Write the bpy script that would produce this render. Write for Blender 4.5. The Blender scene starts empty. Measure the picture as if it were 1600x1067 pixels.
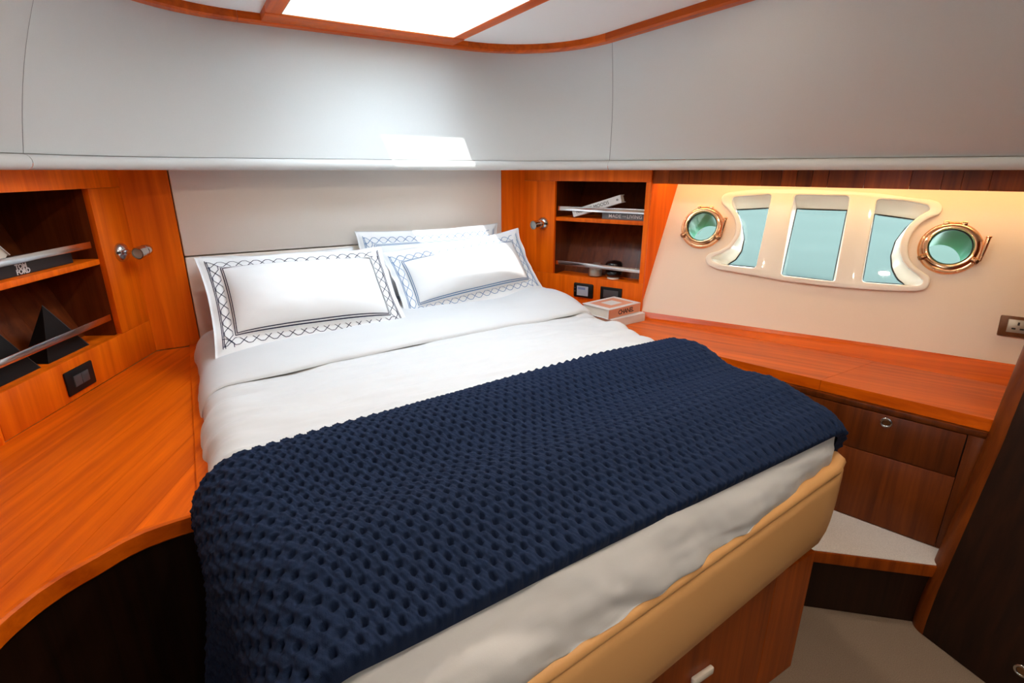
import bpy, bmesh, math, random
import numpy as np
from mathutils import Vector, Matrix

random.seed(4)
SC = bpy.context.scene
COL = SC.collection
E = 1.38                       # eye height above the cabin floor; heights below are written relative to the eye
R = math.radians

# ------------------------------------------------------------------ camera
cam_d = bpy.data.cameras.new('camera'); cam = bpy.data.objects.new('camera', cam_d); COL.objects.link(cam)
cam.location = (0, 0, E); cam.rotation_euler = (R(90 - 18.1086), 0, R(-31))
cam_d.sensor_width = 36; cam_d.lens = 818 / 1600 * 36; cam_d.clip_start = .01; cam_d.clip_end = 300
SC.camera = cam

# ------------------------------------------------------------------ sky, sun, daylight portals, exposure
SKY, SUN = 15.0, 4.5
w = bpy.data.worlds.new('sky'); SC.world = w; w.use_nodes = True
bg = w.node_tree.nodes['Background']; bg.inputs[0].default_value = (.80, .92, 1.0, 1); bg.inputs[1].default_value = SKY
sd = bpy.data.lights.new('sun', 'SUN'); sd.energy = SUN; sd.angle = R(.6); sd.color = (1, .96, .88)
sun = bpy.data.objects.new('sun', sd); COL.objects.link(sun)
sun.rotation_euler = Vector((.38, .58, -1)).to_track_quat('-Z', 'Y').to_euler(); sun.location = (.2, .2, 6)
def portal(name, loc, direction, sx, sy):
    d = bpy.data.lights.new(name, 'AREA'); d.shape = 'RECTANGLE'; d.size = sx; d.size_y = sy
    d.cycles.is_portal = True
    o = bpy.data.objects.new(name, d); COL.objects.link(o); o.location = loc
    z = Vector(direction).normalized()
    o.rotation_euler = z.to_track_quat('-Z', 'Y').to_euler()
portal('hatch_portal', (.67, 1.76, E + .615), (0, 0, -1), .64, .64)
vs = SC.view_settings
vs.view_transform = 'Standard'; vs.look = 'None'; vs.gamma = 1; vs.exposure = 0.50
vs.use_curve_mapping = False

# ------------------------------------------------------------------ materials
def srgb(r, g, b):
    f = lambda c: c / 12.92 if c <= .04045 else ((c + .055) / 1.055) ** 2.4
    return (f(r / 255), f(g / 255), f(b / 255), 1)
def mat_new(name):
    m = bpy.data.materials.new(name); m.use_nodes = True
    return m, m.node_tree.nodes, m.node_tree.links, m.node_tree.nodes['Principled BSDF']
def plain(name, c, rough=.5, metal=0, spec=.5, coat=0, noise=0, nscale=40, bump=0, bscale=200, sheen=0, trans=0, ior=1.45):
    m, n, l, p = mat_new(name)
    p.inputs['Base Color'].default_value = c; p.inputs['Roughness'].default_value = rough
    p.inputs['Metallic'].default_value = metal; p.inputs['Specular IOR Level'].default_value = spec
    p.inputs['Coat Weight'].default_value = coat; p.inputs['Sheen Weight'].default_value = sheen
    p.inputs['Transmission Weight'].default_value = trans; p.inputs['IOR'].default_value = ior
    g = n.new('ShaderNodeNewGeometry')
    if noise:
        t = n.new('ShaderNodeTexNoise'); t.inputs['Scale'].default_value = nscale; t.inputs['Detail'].default_value = 4
        l.new(g.outputs['Position'], t.inputs['Vector'])
        mx = n.new('ShaderNodeMix'); mx.data_type = 'RGBA'; mx.blend_type = 'MULTIPLY'
        mx.inputs[6].default_value = c; mx.inputs[0].default_value = 1
        mr = n.new('ShaderNodeMapRange'); mr.inputs[3].default_value = 1 - noise; mr.inputs[4].default_value = 1 + noise
        l.new(t.outputs['Fac'], mr.inputs[0]); l.new(mr.outputs[0], mx.inputs[7]); l.new(mx.outputs[2], p.inputs['Base Color'])
    if bump:
        t = n.new('ShaderNodeTexNoise'); t.inputs['Scale'].default_value = bscale; t.inputs['Detail'].default_value = 3
        l.new(g.outputs['Position'], t.inputs['Vector'])
        b = n.new('ShaderNodeBump'); b.inputs['Strength'].default_value = bump; b.inputs['Distance'].default_value = .002
        l.new(t.outputs['Fac'], b.inputs['Height']); l.new(b.outputs['Normal'], p.inputs['Normal'])
    return m
def wood(name, dark, light, axis='z', ang=0, rough=.38, coat=.06, var=.16):
    m, n, l, p = mat_new(name)
    g = n.new('ShaderNodeNewGeometry'); vr = n.new('ShaderNodeVectorRotate'); vr.rotation_type = 'Z_AXIS'
    vr.inputs['Angle'].default_value = -ang; l.new(g.outputs['Position'], vr.inputs['Vector'])
    mp = n.new('ShaderNodeMapping'); l.new(vr.outputs[0], mp.inputs['Vector'])
    mp.inputs['Scale'].default_value = (34, 34, 1.6) if axis == 'z' else (1.6, 34, 34)
    oi = n.new('ShaderNodeObjectInfo'); ad = n.new('ShaderNodeVectorMath'); ad.operation = 'ADD'
    sc = n.new('ShaderNodeMath'); sc.operation = 'MULTIPLY'; sc.inputs[1].default_value = 37
    l.new(oi.outputs['Random'], sc.inputs[0]); l.new(mp.outputs[0], ad.inputs[0]); l.new(sc.outputs[0], ad.inputs[1])
    t = n.new('ShaderNodeTexNoise'); t.inputs['Scale'].default_value = 1; t.inputs['Detail'].default_value = 7
    t.inputs['Roughness'].default_value = .6; t.inputs['Distortion'].default_value = .4
    l.new(ad.outputs[0], t.inputs['Vector'])
    cr = n.new('ShaderNodeValToRGB'); cr.color_ramp.elements[0].color = dark; cr.color_ramp.elements[1].color = light
    cr.color_ramp.elements[0].position = .3; cr.color_ramp.elements[1].position = .72
    l.new(t.outputs['Fac'], cr.inputs['Fac'])
    hs = n.new('ShaderNodeHueSaturation'); mr = n.new('ShaderNodeMapRange')
    mr.inputs[3].default_value = 1 - var; mr.inputs[4].default_value = 1 + var
    l.new(oi.outputs['Random'], mr.inputs[0]); l.new(mr.outputs[0], hs.inputs['Value']); l.new(cr.outputs[0], hs.inputs['Color'])
    l.new(hs.outputs[0], p.inputs['Base Color'])
    p.inputs['Roughness'].default_value = rough; p.inputs['Coat Weight'].default_value = coat; p.inputs['Coat Roughness'].default_value = .22; p.inputs['Specular IOR Level'].default_value = .2
    b = n.new('ShaderNodeBump'); b.inputs['Strength'].default_value = .04; b.inputs['Distance'].default_value = .001
    l.new(t.outputs['Fac'], b.inputs['Height']); l.new(b.outputs['Normal'], p.inputs['Normal'])
    return m
def weave(name, c, rough, scale=420, bump=.12, var=.03):
    m, n, l, p = mat_new(name)
    g = n.new('ShaderNodeNewGeometry'); mp = n.new('ShaderNodeMapping'); mp.inputs['Scale'].default_value = (1, 1, 2.2)
    l.new(g.outputs['Position'], mp.inputs['Vector'])
    t = n.new('ShaderNodeTexNoise'); t.inputs['Scale'].default_value = scale; t.inputs['Detail'].default_value = 2
    l.new(mp.outputs[0], t.inputs['Vector'])
    mr = n.new('ShaderNodeMapRange'); mr.inputs[3].default_value = 1 - var; mr.inputs[4].default_value = 1 + var
    l.new(t.outputs['Fac'], mr.inputs[0])
    mx = n.new('ShaderNodeMix'); mx.data_type = 'RGBA'; mx.blend_type = 'MULTIPLY'; mx.inputs[0].default_value = 1
    mx.inputs[6].default_value = c; l.new(mr.outputs[0], mx.inputs[7]); l.new(mx.outputs[2], p.inputs['Base Color'])
    b = n.new('ShaderNodeBump'); b.inputs['Strength'].default_value = bump; b.inputs['Distance'].default_value = .001
    l.new(t.outputs['Fac'], b.inputs['Height']); l.new(b.outputs['Normal'], p.inputs['Normal'])
    p.inputs['Roughness'].default_value = rough
    return m
def pane_mat(name, tint, gloss=.06, rough=.02):
    m = bpy.data.materials.new(name); m.use_nodes = True; n = m.node_tree.nodes; l = m.node_tree.links; n.clear()
    o = n.new('ShaderNodeOutputMaterial'); t = n.new('ShaderNodeBsdfTransparent'); t.inputs[0].default_value = tint
    g = n.new('ShaderNodeBsdfGlossy'); g.inputs['Roughness'].default_value = rough
    lw = n.new('ShaderNodeLayerWeight'); lw.inputs[0].default_value = .2
    mu = n.new('ShaderNodeMath'); mu.operation = 'MULTIPLY_ADD'; mu.inputs[1].default_value = .5; mu.inputs[2].default_value = gloss
    mx = n.new('ShaderNodeMixShader'); l.new(lw.outputs['Fresnel'], mu.inputs[0]); l.new(mu.outputs[0], mx.inputs[0])
    l.new(t.outputs[0], mx.inputs[1]); l.new(g.outputs[0], mx.inputs[2]); l.new(mx.outputs[0], o.inputs[0])
    return m
def emit(name, c, s):
    m = bpy.data.materials.new(name); m.use_nodes = True; n = m.node_tree.nodes; l = m.node_tree.links; n.clear()
    o = n.new('ShaderNodeOutputMaterial'); e = n.new('ShaderNodeEmission'); e.inputs[0].default_value = c; e.inputs[1].default_value = s
    l.new(e.outputs[0], o.inputs[0]); return m
WD, WLt = (.52, .070, .0008, 1), (.84, .152, .002, 1)
A25 = math.atan2(.906, -.4233)
M = dict(
    wood=wood('cherry_vertical_lit', (.68, .098, .001, 1), (.95, .180, .003, 1), 'z', var=.12),  # same cherry as the counters, colour raised to stand in for light
    wood_cl=wood('cherry_counter_left', WD, WLt, 'x', math.atan2(.905, .4253), rough=.4, coat=.08, var=.07),
    wood_cr=wood('cherry_counter_right', WD, WLt, 'x', A25, rough=.3, coat=.05, var=.05),
    wood_x=wood('cherry_across', WD, WLt, 'x', 0),
    wood_y=wood('cherry_fore_aft', WD, WLt, 'x', R(90)),
    wood_dark=wood('cherry_fascia', (.15, .024, .001, 1), (.33, .064, .003, 1), 'z', var=.35),
    wood_shaded=wood('cherry_shaded_low', (.075, .014, .002, 1), (.19, .040, .004, 1), 'z', var=.2),  # shaded copy of the cherry: dimness of drawers and post is in the colour
    wood_in_shade=wood('shelf_interior_shaded', (.07, .012, .002, 1), (.16, .034, .006, 1), 'z', rough=.3, coat=.3, var=.12),  # darker cherry copy; shade inside the shelves is put into the colour
    liner=weave('liner_vinyl', (.64, .66, .655, 1), .6, 260, .10),
    lip=weave('lip_vinyl', (.64, .65, .64, 1), .55, 260, .06),
    gap=plain('seam_fabric', (.22, .22, .22, 1), .9),
    ceil=plain('ceiling_panel', (.90, .92, .92, 1), .55, bump=.05),
    white=plain('gelcoat', (.88, .83, .74, 1), .25, coat=.4),
    cream=weave('cream_panel_vinyl', (.86, .72, .58, 1), .6, 300, .05),
    head=weave('headboard_leather', (.86, .81, .75, 1), .5, 500, .06),
    basef=weave('bed_base_leather', (.80, .44, .17, 1), .5, 500, .06),
    linen=plain('white_linen', (.60, .62, .64, 1), .8, sheen=.15, bump=.06, bscale=600),
    cotton=plain('white_pillow_cotton', (.76, .78, .80, 1), .8, sheen=.1, bump=.06, bscale=600),
    knit=plain('navy_yarn', (.0068, .0175, .052, 1), .9, spec=.25, noise=.25, nscale=90, bump=.5, bscale=900),
    navy=plain('navy_thread', (.006, .009, .045, 1), .6),
    blue=plain('blue_thread', (.10, .22, .42, 1), .6),
    chrome=plain('chrome', (.62, .62, .62, 1), .14, 1),
    acryl=plain('rail_metal', (.75, .75, .75, 1), .18, 1),
    brass=plain('rose_brass', (.86, .48, .26, 1), .13, 1),
    brassd=plain('bronze_latch', (.32, .18, .09, 1), .25, 1),
    rubber=plain('black_gasket', (.012, .012, .012, 1), .5),
    black=plain('black_plastic', (.006, .0065, .007, 1), .45, spec=.3),
    grey=plain('dark_grey_plastic', (.06, .06, .065, 1), .4),
    lens=plain('lamp_lens', (.40, .43, .40, 1), .3),
    sleeve=plain('sleeve_green', (.08, .28, .17, 1), .35),
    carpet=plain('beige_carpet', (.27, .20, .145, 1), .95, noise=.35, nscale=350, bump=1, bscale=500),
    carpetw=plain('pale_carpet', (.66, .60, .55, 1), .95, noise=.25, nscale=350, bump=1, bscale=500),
    sea=plain('sea_water', (.031, .039, .036, 1), .9, spec=0, noise=.12, nscale=.7),
    hull=plain('hull_paint', (.5, .5, .48, 1), .6),
    dark=plain('dark_lacquer', (.018, .012, .010, 1), .45),
    wood_deep_shade=wood('wood_shaded_black', (.010, .004, .002, 1), (.030, .010, .004, 1), 'z', rough=.5, coat=.05),  # near-black wood copy; the darkness of unlit panels is in the colour
    paper=plain('book_white', (.72, .72, .72, 1), .55),
    paperg=plain('book_grey', (.16, .18, .20, 1), .55),
    paperk=plain('book_black', (.016, .017, .02, 1), .45),
    pink=plain('book_peach', (.72, .32, .20, 1), .55),
    pages=plain('book_pages', (.75, .70, .62, 1), .8),
    ink=plain('ink_black', (.012, .012, .012, 1), .6),
    inkw=plain('ink_white', (.75, .75, .75, 1), .6),
    wax=plain('candle_wax', (.78, .74, .66, 1), .5),
    gloss=plain('black_glaze', (.006, .006, .007, 1), .08, coat=.5),
    screen=plain('lcd_screen', (.40, .45, .52, 1), .3),
    screenb=plain('lcd_blue', (.16, .22, .42, 1), .3),
    socket=plain('socket_plate_metal', (.42, .38, .32, 1), .4, .6),
    socketw=wood('socket_surround', (.12, .045, .015, 1), (.22, .085, .03, 1), 'z'),
    glass=pane_mat('window_glass', (.93, .98, .97, 1)),
    hglass=pane_mat('hatch_glass', (.96, .98, 1, 1), .03),
    pglass=pane_mat('porthole_glass', (.90, .98, .94, 1)),
    jar=pane_mat('jar_glass', (.92, .95, .95, 1), .12),
    blind=plain('blind_fabric', (.8, .8, .8, 1), .8),
    led=emit('led_strip', (1, .62, .26, 1), 18),
    fill_bulb=emit('fill_lamp', (1, .82, .64, 1), 285),
)

# ------------------------------------------------------------------ helpers
WPOS = {}
def tag(o, label=None, cat=None, group=None, kind=None):
    if label: o['label'] = label
    if cat: o['category'] = cat
    if group: o['group'] = group
    if kind: o['kind'] = kind
    return o
def empty(name, loc, label=None, cat=None, group=None, kind=None):
    o = bpy.data.objects.new(name, None); COL.objects.link(o); o.empty_display_size = .05
    o.location = (loc[0], loc[1], loc[2] + E); WPOS[o.name] = np.array(o.location)
    return tag(o, label, cat, group, kind)
def obj(name, vf, mat, parent=None, smooth=None, label=None, cat=None, group=None, kind=None):
    v = np.array(vf[0], float); v[:, 2] += E; f = vf[1]
    lo, hi = v.min(0), v.max(0)
    c = np.array([(lo[0] + hi[0]) / 2, (lo[1] + hi[1]) / 2, lo[2] if parent is None else (lo[2] + hi[2]) / 2])
    me = bpy.data.meshes.new(name); me.from_pydata((v - c).tolist(), [], f); me.validate()
    o = bpy.data.objects.new(name, me); COL.objects.link(o)
    me.materials.append(M[mat] if isinstance(mat, str) else mat)
    if smooth is not None:
        me.polygons.foreach_set('use_smooth', [True] * len(me.polygons))
        if smooth < 180: me.set_sharp_from_angle(angle=R(smooth))
    WPOS[o.name] = c
    if parent is not None:
        o.parent = parent; o.location = c - WPOS[parent.name]
    else: o.location = c
    return tag(o, label, cat, group, kind)
def cat(*parts):
    V, F, n = [], [], 0
    for v, f in parts:
        v = np.asarray(v, float); V.append(v); F += [tuple(i + n for i in q) for q in f]; n += len(v)
    return np.vstack(V), F
class Fr:
    """local frame: point = O + x X + y Y + z Z"""
    def __init__(s, O, X, Y, Z=None):
        s.O = np.array(O, float); s.X = np.array(X, float) / np.linalg.norm(X); s.Y = np.array(Y, float) / np.linalg.norm(Y)
        s.Z = np.cross(s.X, s.Y) if Z is None else np.array(Z, float) / np.linalg.norm(Z)
    def p(s, x, y, z=0): return s.O + s.X * x + s.Y * y + s.Z * z
    def vf(s, vf):
        v = np.asarray(vf[0], float); return s.O + v[:, :1] * s.X + v[:, 1:2] * s.Y + v[:, 2:3] * s.Z, vf[1]
    def at(s, x, y, z=0): return Fr(s.p(x, y, z), s.X, s.Y, s.Z)
    def rot(s, a):
        c, q = math.cos(a), math.sin(a); return Fr(s.O, s.X * c + s.Y * q, s.Y * c - s.X * q, s.Z)
def from_bm(bm):
    bm.verts.index_update()
    r = np.array([v.co[:] for v in bm.verts]), [tuple(v.index for v in f.verts) for f in bm.faces]
    bm.free(); return r
def box(x0, x1, y0, y1, z0, z1, bev=0, seg=2):
    bm = bmesh.new(); bmesh.ops.create_cube(bm, size=1)
    for v in bm.verts:
        v.co = Vector(((x0 + x1) / 2 + v.co.x * (x1 - x0), (y0 + y1) / 2 + v.co.y * (y1 - y0), (z0 + z1) / 2 + v.co.z * (z1 - z0)))
    if bev: bmesh.ops.bevel(bm, geom=bm.edges[:], offset=bev, segments=seg, affect='EDGES', profile=.5)
    return from_bm(bm)
def prism(poly, z0, z1, bev=0):
    bm = bmesh.new(); a = [bm.verts.new((x, y, z0)) for x, y in poly]; f = bm.faces.new(a)
    r = bmesh.ops.extrude_face_region(bm, geom=[f])
    for v in r['geom']:
        if isinstance(v, bmesh.types.BMVert): v.co.z = z1
    bmesh.ops.recalc_face_normals(bm, faces=bm.faces[:])
    if bev:
        ed = [e for e in bm.edges if all(abs(v.co.z - max(z0, z1)) < 1e-6 for v in e.verts)]
        bmesh.ops.bevel(bm, geom=ed, offset=bev, segments=2, affect='EDGES', profile=.5)
    return from_bm(bm)
def grid(P, closed_u=False, closed_v=False, flip=False):
    n, m = P.shape[:2]; F = []
    for i in range(n if closed_u else n - 1):
        for j in range(m if closed_v else m - 1):
            a, b, c, d = i * m + j, ((i + 1) % n) * m + j, ((i + 1) % n) * m + (j + 1) % m, i * m + (j + 1) % m
            F.append((a, d, c, b) if flip else (a, b, c, d))
    return P.reshape(-1, 3), F
def tube(pts, r, n=8, closed=False, caps=True):
    pts = [Vector(p) for p in pts]; N = len(pts); rings = []; prev = None
    for i, p in enumerate(pts):
        d = (pts[(i + 1) % N] - pts[i - 1]) if closed or 0 < i < N - 1 else (pts[1] - pts[0] if i == 0 else pts[-1] - pts[-2])
        d.normalize()
        if prev is None:
            u = d.cross(Vector((0, 0, 1)));
            if u.length < .1: u = d.cross(Vector((1, 0, 0)))
        else: u = prev - d * prev.dot(d)
        u.normalize(); prev = u; v = d.cross(u)
        rr = r[i] if hasattr(r, '__len__') else r
        rings.append([p + (u * math.cos(2 * math.pi * k / n) + v * math.sin(2 * math.pi * k / n)) * rr for k in range(n)])
    V, F = grid(np.array([[q[:] for q in g] for g in rings]), closed, True)
    if caps and not closed: F += [tuple(range(n)), tuple((N - 1) * n + k for k in reversed(range(n)))]
    return V, F
def lathe(prof, n=32, closed=False):
    """profile of (radius, height) around local z"""
    P = np.array([[(r * math.cos(2 * math.pi * k / n), r * math.sin(2 * math.pi * k / n), h) for r, h in prof] for k in range(n)])
    return grid(P, True, closed)
def ring(r0, r1, h0, h1, n=40, b=.002):
    return lathe([(r0, h0), (r0, h1 - b), (r0 + b, h1), (r1 - b, h1), (r1, h1 - b), (r1, h0)], n, True)
def disc(r, h0, h1, n=24, b=.001):
    V, F = lathe([(r, h0), (r, h1 - b), (r - b, h1)], n)
    V = np.vstack([V, [(0, 0, h1)], [(0, 0, h0)]]); c = len(V) - 2
    for k in range(n): F += [(k * 3 + 2, ((k + 1) % n) * 3 + 2, c), (((k + 1) % n) * 3, k * 3, c + 1)]
    return V, F
def fillet(poly, r, n=5):
    out = []; N = len(poly)
    for i in range(N):
        p = np.array(poly[i], float); a = np.array(poly[i - 1], float) - p; b = np.array(poly[(i + 1) % N], float) - p
        la, lb = np.linalg.norm(a), np.linalg.norm(b); t = min(r, .45 * la, .45 * lb)
        A_, B_ = p + a / la * t, p + b / lb * t
        for k in range(n + 1):
            u = k / n; out.append(tuple(A_ * (1 - u) ** 2 + p * 2 * u * (1 - u) + B_ * u * u))
    return out
def curve_mesh(c):
    o = bpy.data.objects.new('tmp', c); COL.objects.link(o)
    dg = bpy.context.evaluated_depsgraph_get(); me = o.evaluated_get(dg).to_mesh()
    bm = bmesh.new(); bm.from_mesh(me); o.evaluated_get(dg).to_mesh_clear(); bmesh.ops.remove_doubles(bm, verts=bm.verts[:], dist=1e-5)
    bpy.data.objects.remove(o); bpy.data.curves.remove(c)
    return from_bm(bm)
def sheet(outer, holes, half, bev=0):
    c = bpy.data.curves.new('tmp', 'CURVE'); c.dimensions = '2D'; c.fill_mode = 'BOTH'; c.extrude = half
    c.bevel_depth = bev; c.offset = -bev; c.bevel_resolution = 2
    for pl in [outer] + holes:
        s = c.splines.new('POLY'); s.points.add(len(pl) - 1); s.use_cyclic_u = True
        for i, q in enumerate(pl): s.points[i].co = (q[0], q[1], 0, 1)
    return curve_mesh(c)
def text(t, size, depth=.0004, bold=0, space=1, ax='LEFT'):
    c = bpy.data.curves.new('tmp', 'FONT'); c.body = t; c.size = size; c.extrude = depth; c.offset = bold; c.space_character = space
    c.align_x = ax; c.align_y = 'CENTER'; c.resolution_u = 3
    return curve_mesh(c)
def resample(pts, n):
    p = np.array(pts, float); d = np.r_[0, np.cumsum(np.linalg.norm(np.diff(p, axis=0), axis=1))]
    t = np.linspace(0, d[-1], n); return np.stack([np.interp(t, d, p[:, k]) for k in range(p.shape[1])], 1)
def circle(cx, cy, r, n=40): return [(cx + r * math.cos(2 * math.pi * k / n), cy + r * math.sin(2 * math.pi * k / n)) for k in range(n)]
_rng = np.random.RandomState(7); _H = _rng.rand(256, 256)
def vnoise(x, y):
    xi, yi = np.floor(x).astype(int), np.floor(y).astype(int); fx, fy = x - xi, y - yi
    fx, fy = fx * fx * (3 - 2 * fx), fy * fy * (3 - 2 * fy); h = lambda a, b: _H[a % 256, b % 256]
    return (h(xi, yi) * (1 - fx) + h(xi + 1, yi) * fx) * (1 - fy) + (h(xi, yi + 1) * (1 - fx) + h(xi + 1, yi + 1) * fx) * fy - .5
def fbm(x, y, o=3):
    s = 0; a = 1
    for k in range(o): s = s + a * vnoise(x * 2 ** k + 13 * k, y * 2 ** k + 7 * k); a *= .5
    return s
IDENT = Fr((0, 0, 0), (1, 0, 0), (0, 1, 0))

# frames of the two shelf walls and of the hull panel.  XC: centre line of the boat
XC = .6725
CR = Fr((1.545, 2.443, 0), (.4253, -.905, 0), (0, 0, 1), (-.905, -.4253, 0))      # right shelf wall: x runs aft, y up, z into the cabin
CLf = Fr((-.20, 2.443, 0), (-.4253, -.905, 0), (0, 0, 1), (.905, -.4253, 0))
LEAN = math.atan(.167 / .596)
HU = np.array((.423296, -.905991, 0)); NH = np.array((.906, .4233, 0))
HV = NH * math.sin(LEAN) + np.array((0, 0, 1)) * math.cos(LEAN)
HN = -(NH * math.cos(LEAN) - np.array((0, 0, 1)) * math.sin(LEAN))
HF = Fr((1.851, 1.819, -.66), HU, HV, HN)                                           # hull panel: x aft, y up the slope, z into the cabin

# ------------------------------------------------------------------ room shell
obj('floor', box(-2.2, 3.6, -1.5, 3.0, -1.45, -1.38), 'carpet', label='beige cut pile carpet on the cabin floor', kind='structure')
WIN_OUT = [(.2756,.5664),(.293,.5826),(.37,.5957),(.4456,.6013),(.5907,.6041),(.7521,.5997),(.8874,.5899),(.9862,.5764),(1.0366,.5734),(1.0667,.5613),(1.0774,.5399),(1.0709,.5179),(1.0419,.5034),(1.0175,.48),(.9987,.4432),(.9942,.3981),(1.0035,.3538),(1.0232,.3242),(1.0561,.3006),(1.0801,.2853),(1.0874,.2639),(1.0816,.2366),(1.0552,.2244),(.9536,.2136),(.837,.2097),(.7125,.2093),(.5884,.2129),(.4357,.2259),(.3142,.2345),(.2645,.2511),(.2516,.2823),(.2654,.305),(.3093,.3194),(.3446,.3487),(.3619,.3919),(.3615,.4337),(.3414,.4796),(.311,.5098),(.2781,.5349)]
PORTS = [(.213, .420), (1.123, .396)]
cw = (.672, .41); hole_w = [(cw[0] + (x - cw[0]) * .972, cw[1] + (y - cw[1]) * .955) for x, y in WIN_OUT]
hs = sheet([(-.03, -.76), (3.1, -.76), (3.1, 1.34), (-.03, 1.34)], [hole_w] + [circle(u, v, .088) for u, v in PORTS], .004)
obj('wall_right', HF.at(0, 0, -.004).vf(hs), 'cream', label='sloping cream lined hull side around the windows', kind='structure')
# the opposite hull side, outside the picture
HL = Fr((2 * XC - 1.851, 1.819, -.66), (-HU[0], HU[1], 0), (-HV[0], HV[1], HV[2]), (-HN[0], HN[1], HN[2]))
obj('wall_left', HL.at(0, 0, -.004).vf(box(.04, 3.1, -.76, 1.34, -.004, .004)), 'cream', kind='structure')
obj('wall_bow', box(-1.4, 2.2, 2.95, 3.0, -1.4, .66), 'hull', kind='structure')
obj('wall_aft', box(-2.2, 3.6, -1.30, -1.25, -1.4, .66), 'dark', kind='structure')
obj('wall_bow_right', CR.vf(box(-.75, .690, -1.4, .66, -.40, -.37)), 'hull', kind='structure')
obj('wall_bow_left', box(-1.4, -1.35, 1.765, 2.95, -1.4, .66), 'hull', kind='structure')
hx = lambda z: 1.838 + (z + .66) * math.tan(LEAN) / .906 + .006
_v, _f = prism([(1.842 if z_ > -.7 else hx(z_) - .05, z_) for z_ in (-1.38, -.69, .66)] + [(hx(z_), z_) for z_ in (.66, -.69, -1.38)], 0, .017)
obj('wall_strip_right', (np.c_[_v[:, 0], 1.833 + _v[:, 2], _v[:, 1]], [q[::-1] for q in _f]), 'wood', label='narrow orange wood panel between shelf and cream hull side', kind='structure')
obj('wall_strip_left', box(-1.4, -.518, 1.745, 1.762, -1.38, .66), 'wood', kind='structure')
HX0, HX1, HY0, HY1 = .362, .982, 1.45, 2.07
obj('ceiling_deck', sheet([(-2.3, -1.6), (4.4, -1.6), (4.4, 3.1), (-2.3, 3.1)], [[(HX0, HY0), (HX1, HY0), (HX1, HY1), (HX0, HY1)]], .02), 'hull', kind='structure')
bpy.data.objects['ceiling_deck'].location.z += .645

# upper liner: bottom edge at eye level, top edge at the ceiling trim
def arc(c, r, a0, a1, n): return [(c[0] + r * math.cos(a0 + (a1 - a0) * k / n), c[1] + r * math.sin(a0 + (a1 - a0) * k / n)) for k in range(n + 1)]
def lerp2(a, b, n): return [(a[0] + (b[0] - a[0]) * k / n, a[1] + (b[1] - a[1]) * k / n) for k in range(n + 1)]
def bez(a, b, c, n): return [tuple((1 - t) ** 2 * np.array(a) + 2 * t * (1 - t) * np.array(b) + t * t * np.array(c)) for t in [k / n for k in range(n + 1)]]
mir = lambda p: (2 * XC - p[0], p[1])
TX, TY, TR = 1.533, 2.218, .43
top_r = lerp2((XC, TY), (TX - TR, TY), 8)[:-1] + arc((TX - TR, TY - TR), TR, math.pi / 2, 0, 14) + lerp2((TX, TY - TR), (TX, -1.25), 12)[1:]
bot_r = lerp2((XC, 2.25), (1.215, 2.25), 8)[:-1] + bez((1.215, 2.25), (1.545, 2.25), (1.685, 1.951), 14) + lerp2((1.685, 1.951), (1.685 + .4233 * 3.5, 1.951 - .906 * 3.5), 12)[1:]
topc = np.array([mir(p) for p in reversed(top_r)][:-1] + top_r); botc = np.array([mir(p) for p in reversed(bot_r)][:-1] + bot_r)
NS = len(topc); iR = (NS - 1) // 2 + 8 + 14; iL = NS - 1 - iR
tang = np.gradient(botc, axis=0); outn = np.stack([-tang[:, 1], tang[:, 0]], 1); outn /= np.linalg.norm(outn, axis=1)[:, None]
ZT = .49
def liner_rows(off):
    rows = []
    for wv in np.linspace(0, 1, 12):
        b = botc + outn * (.018 + off); t = topc + outn * off
        p = b + (t - b) * wv + outn * .02 * math.sin(math.pi * wv)
        rows.append(np.c_[p, np.full(NS, .0435 + (ZT - .0435) * wv)])
    return np.array(rows).transpose(1, 0, 2)
def lip_rows():
    rows = [np.c_[botc + outn * .40, np.full(NS, .006)], np.c_[botc + outn * .06, np.full(NS, .002)]]
    for a in np.linspace(-90, 80, 9):
        rows.append(np.c_[botc + outn * (.021 - .021 * math.cos(R(a))), np.full(NS, .0215 + .0205 * math.sin(R(a)))])
    rows.append(np.c_[botc + outn * .05, np.full(NS, .0422)])
    return np.array(rows).transpose(1, 0, 2)
liner = empty('wall_upper', (XC, 2.25, 0), 'curved pale grey padded liner running round the cabin under the ceiling', kind='structure')
def split(P, g=.006):
    out = []
    for a, b in ((0, iL), (iL, iR), (iR, NS - 1)):
        q = P[a:b + 1].copy()
        if a: q[0] += (q[1] - q[0]) / np.linalg.norm(q[1] - q[0], axis=1)[:, None] * g / 2
        if b < NS - 1: q[-1] += (q[-2] - q[-1]) / np.linalg.norm(q[-2] - q[-1], axis=1)[:, None] * g / 2
        out.append(q)
    return out
for q in split(liner_rows(0), .0022): obj('liner_panel', grid(q, flip=True), 'liner', liner, 180)
for q in split(lip_rows(), .002): obj('liner_lip', grid(q, flip=True), 'lip', liner, 60)
obj('liner_backing', grid(liner_rows(.006), flip=True), 'gap', liner, 180)

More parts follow.
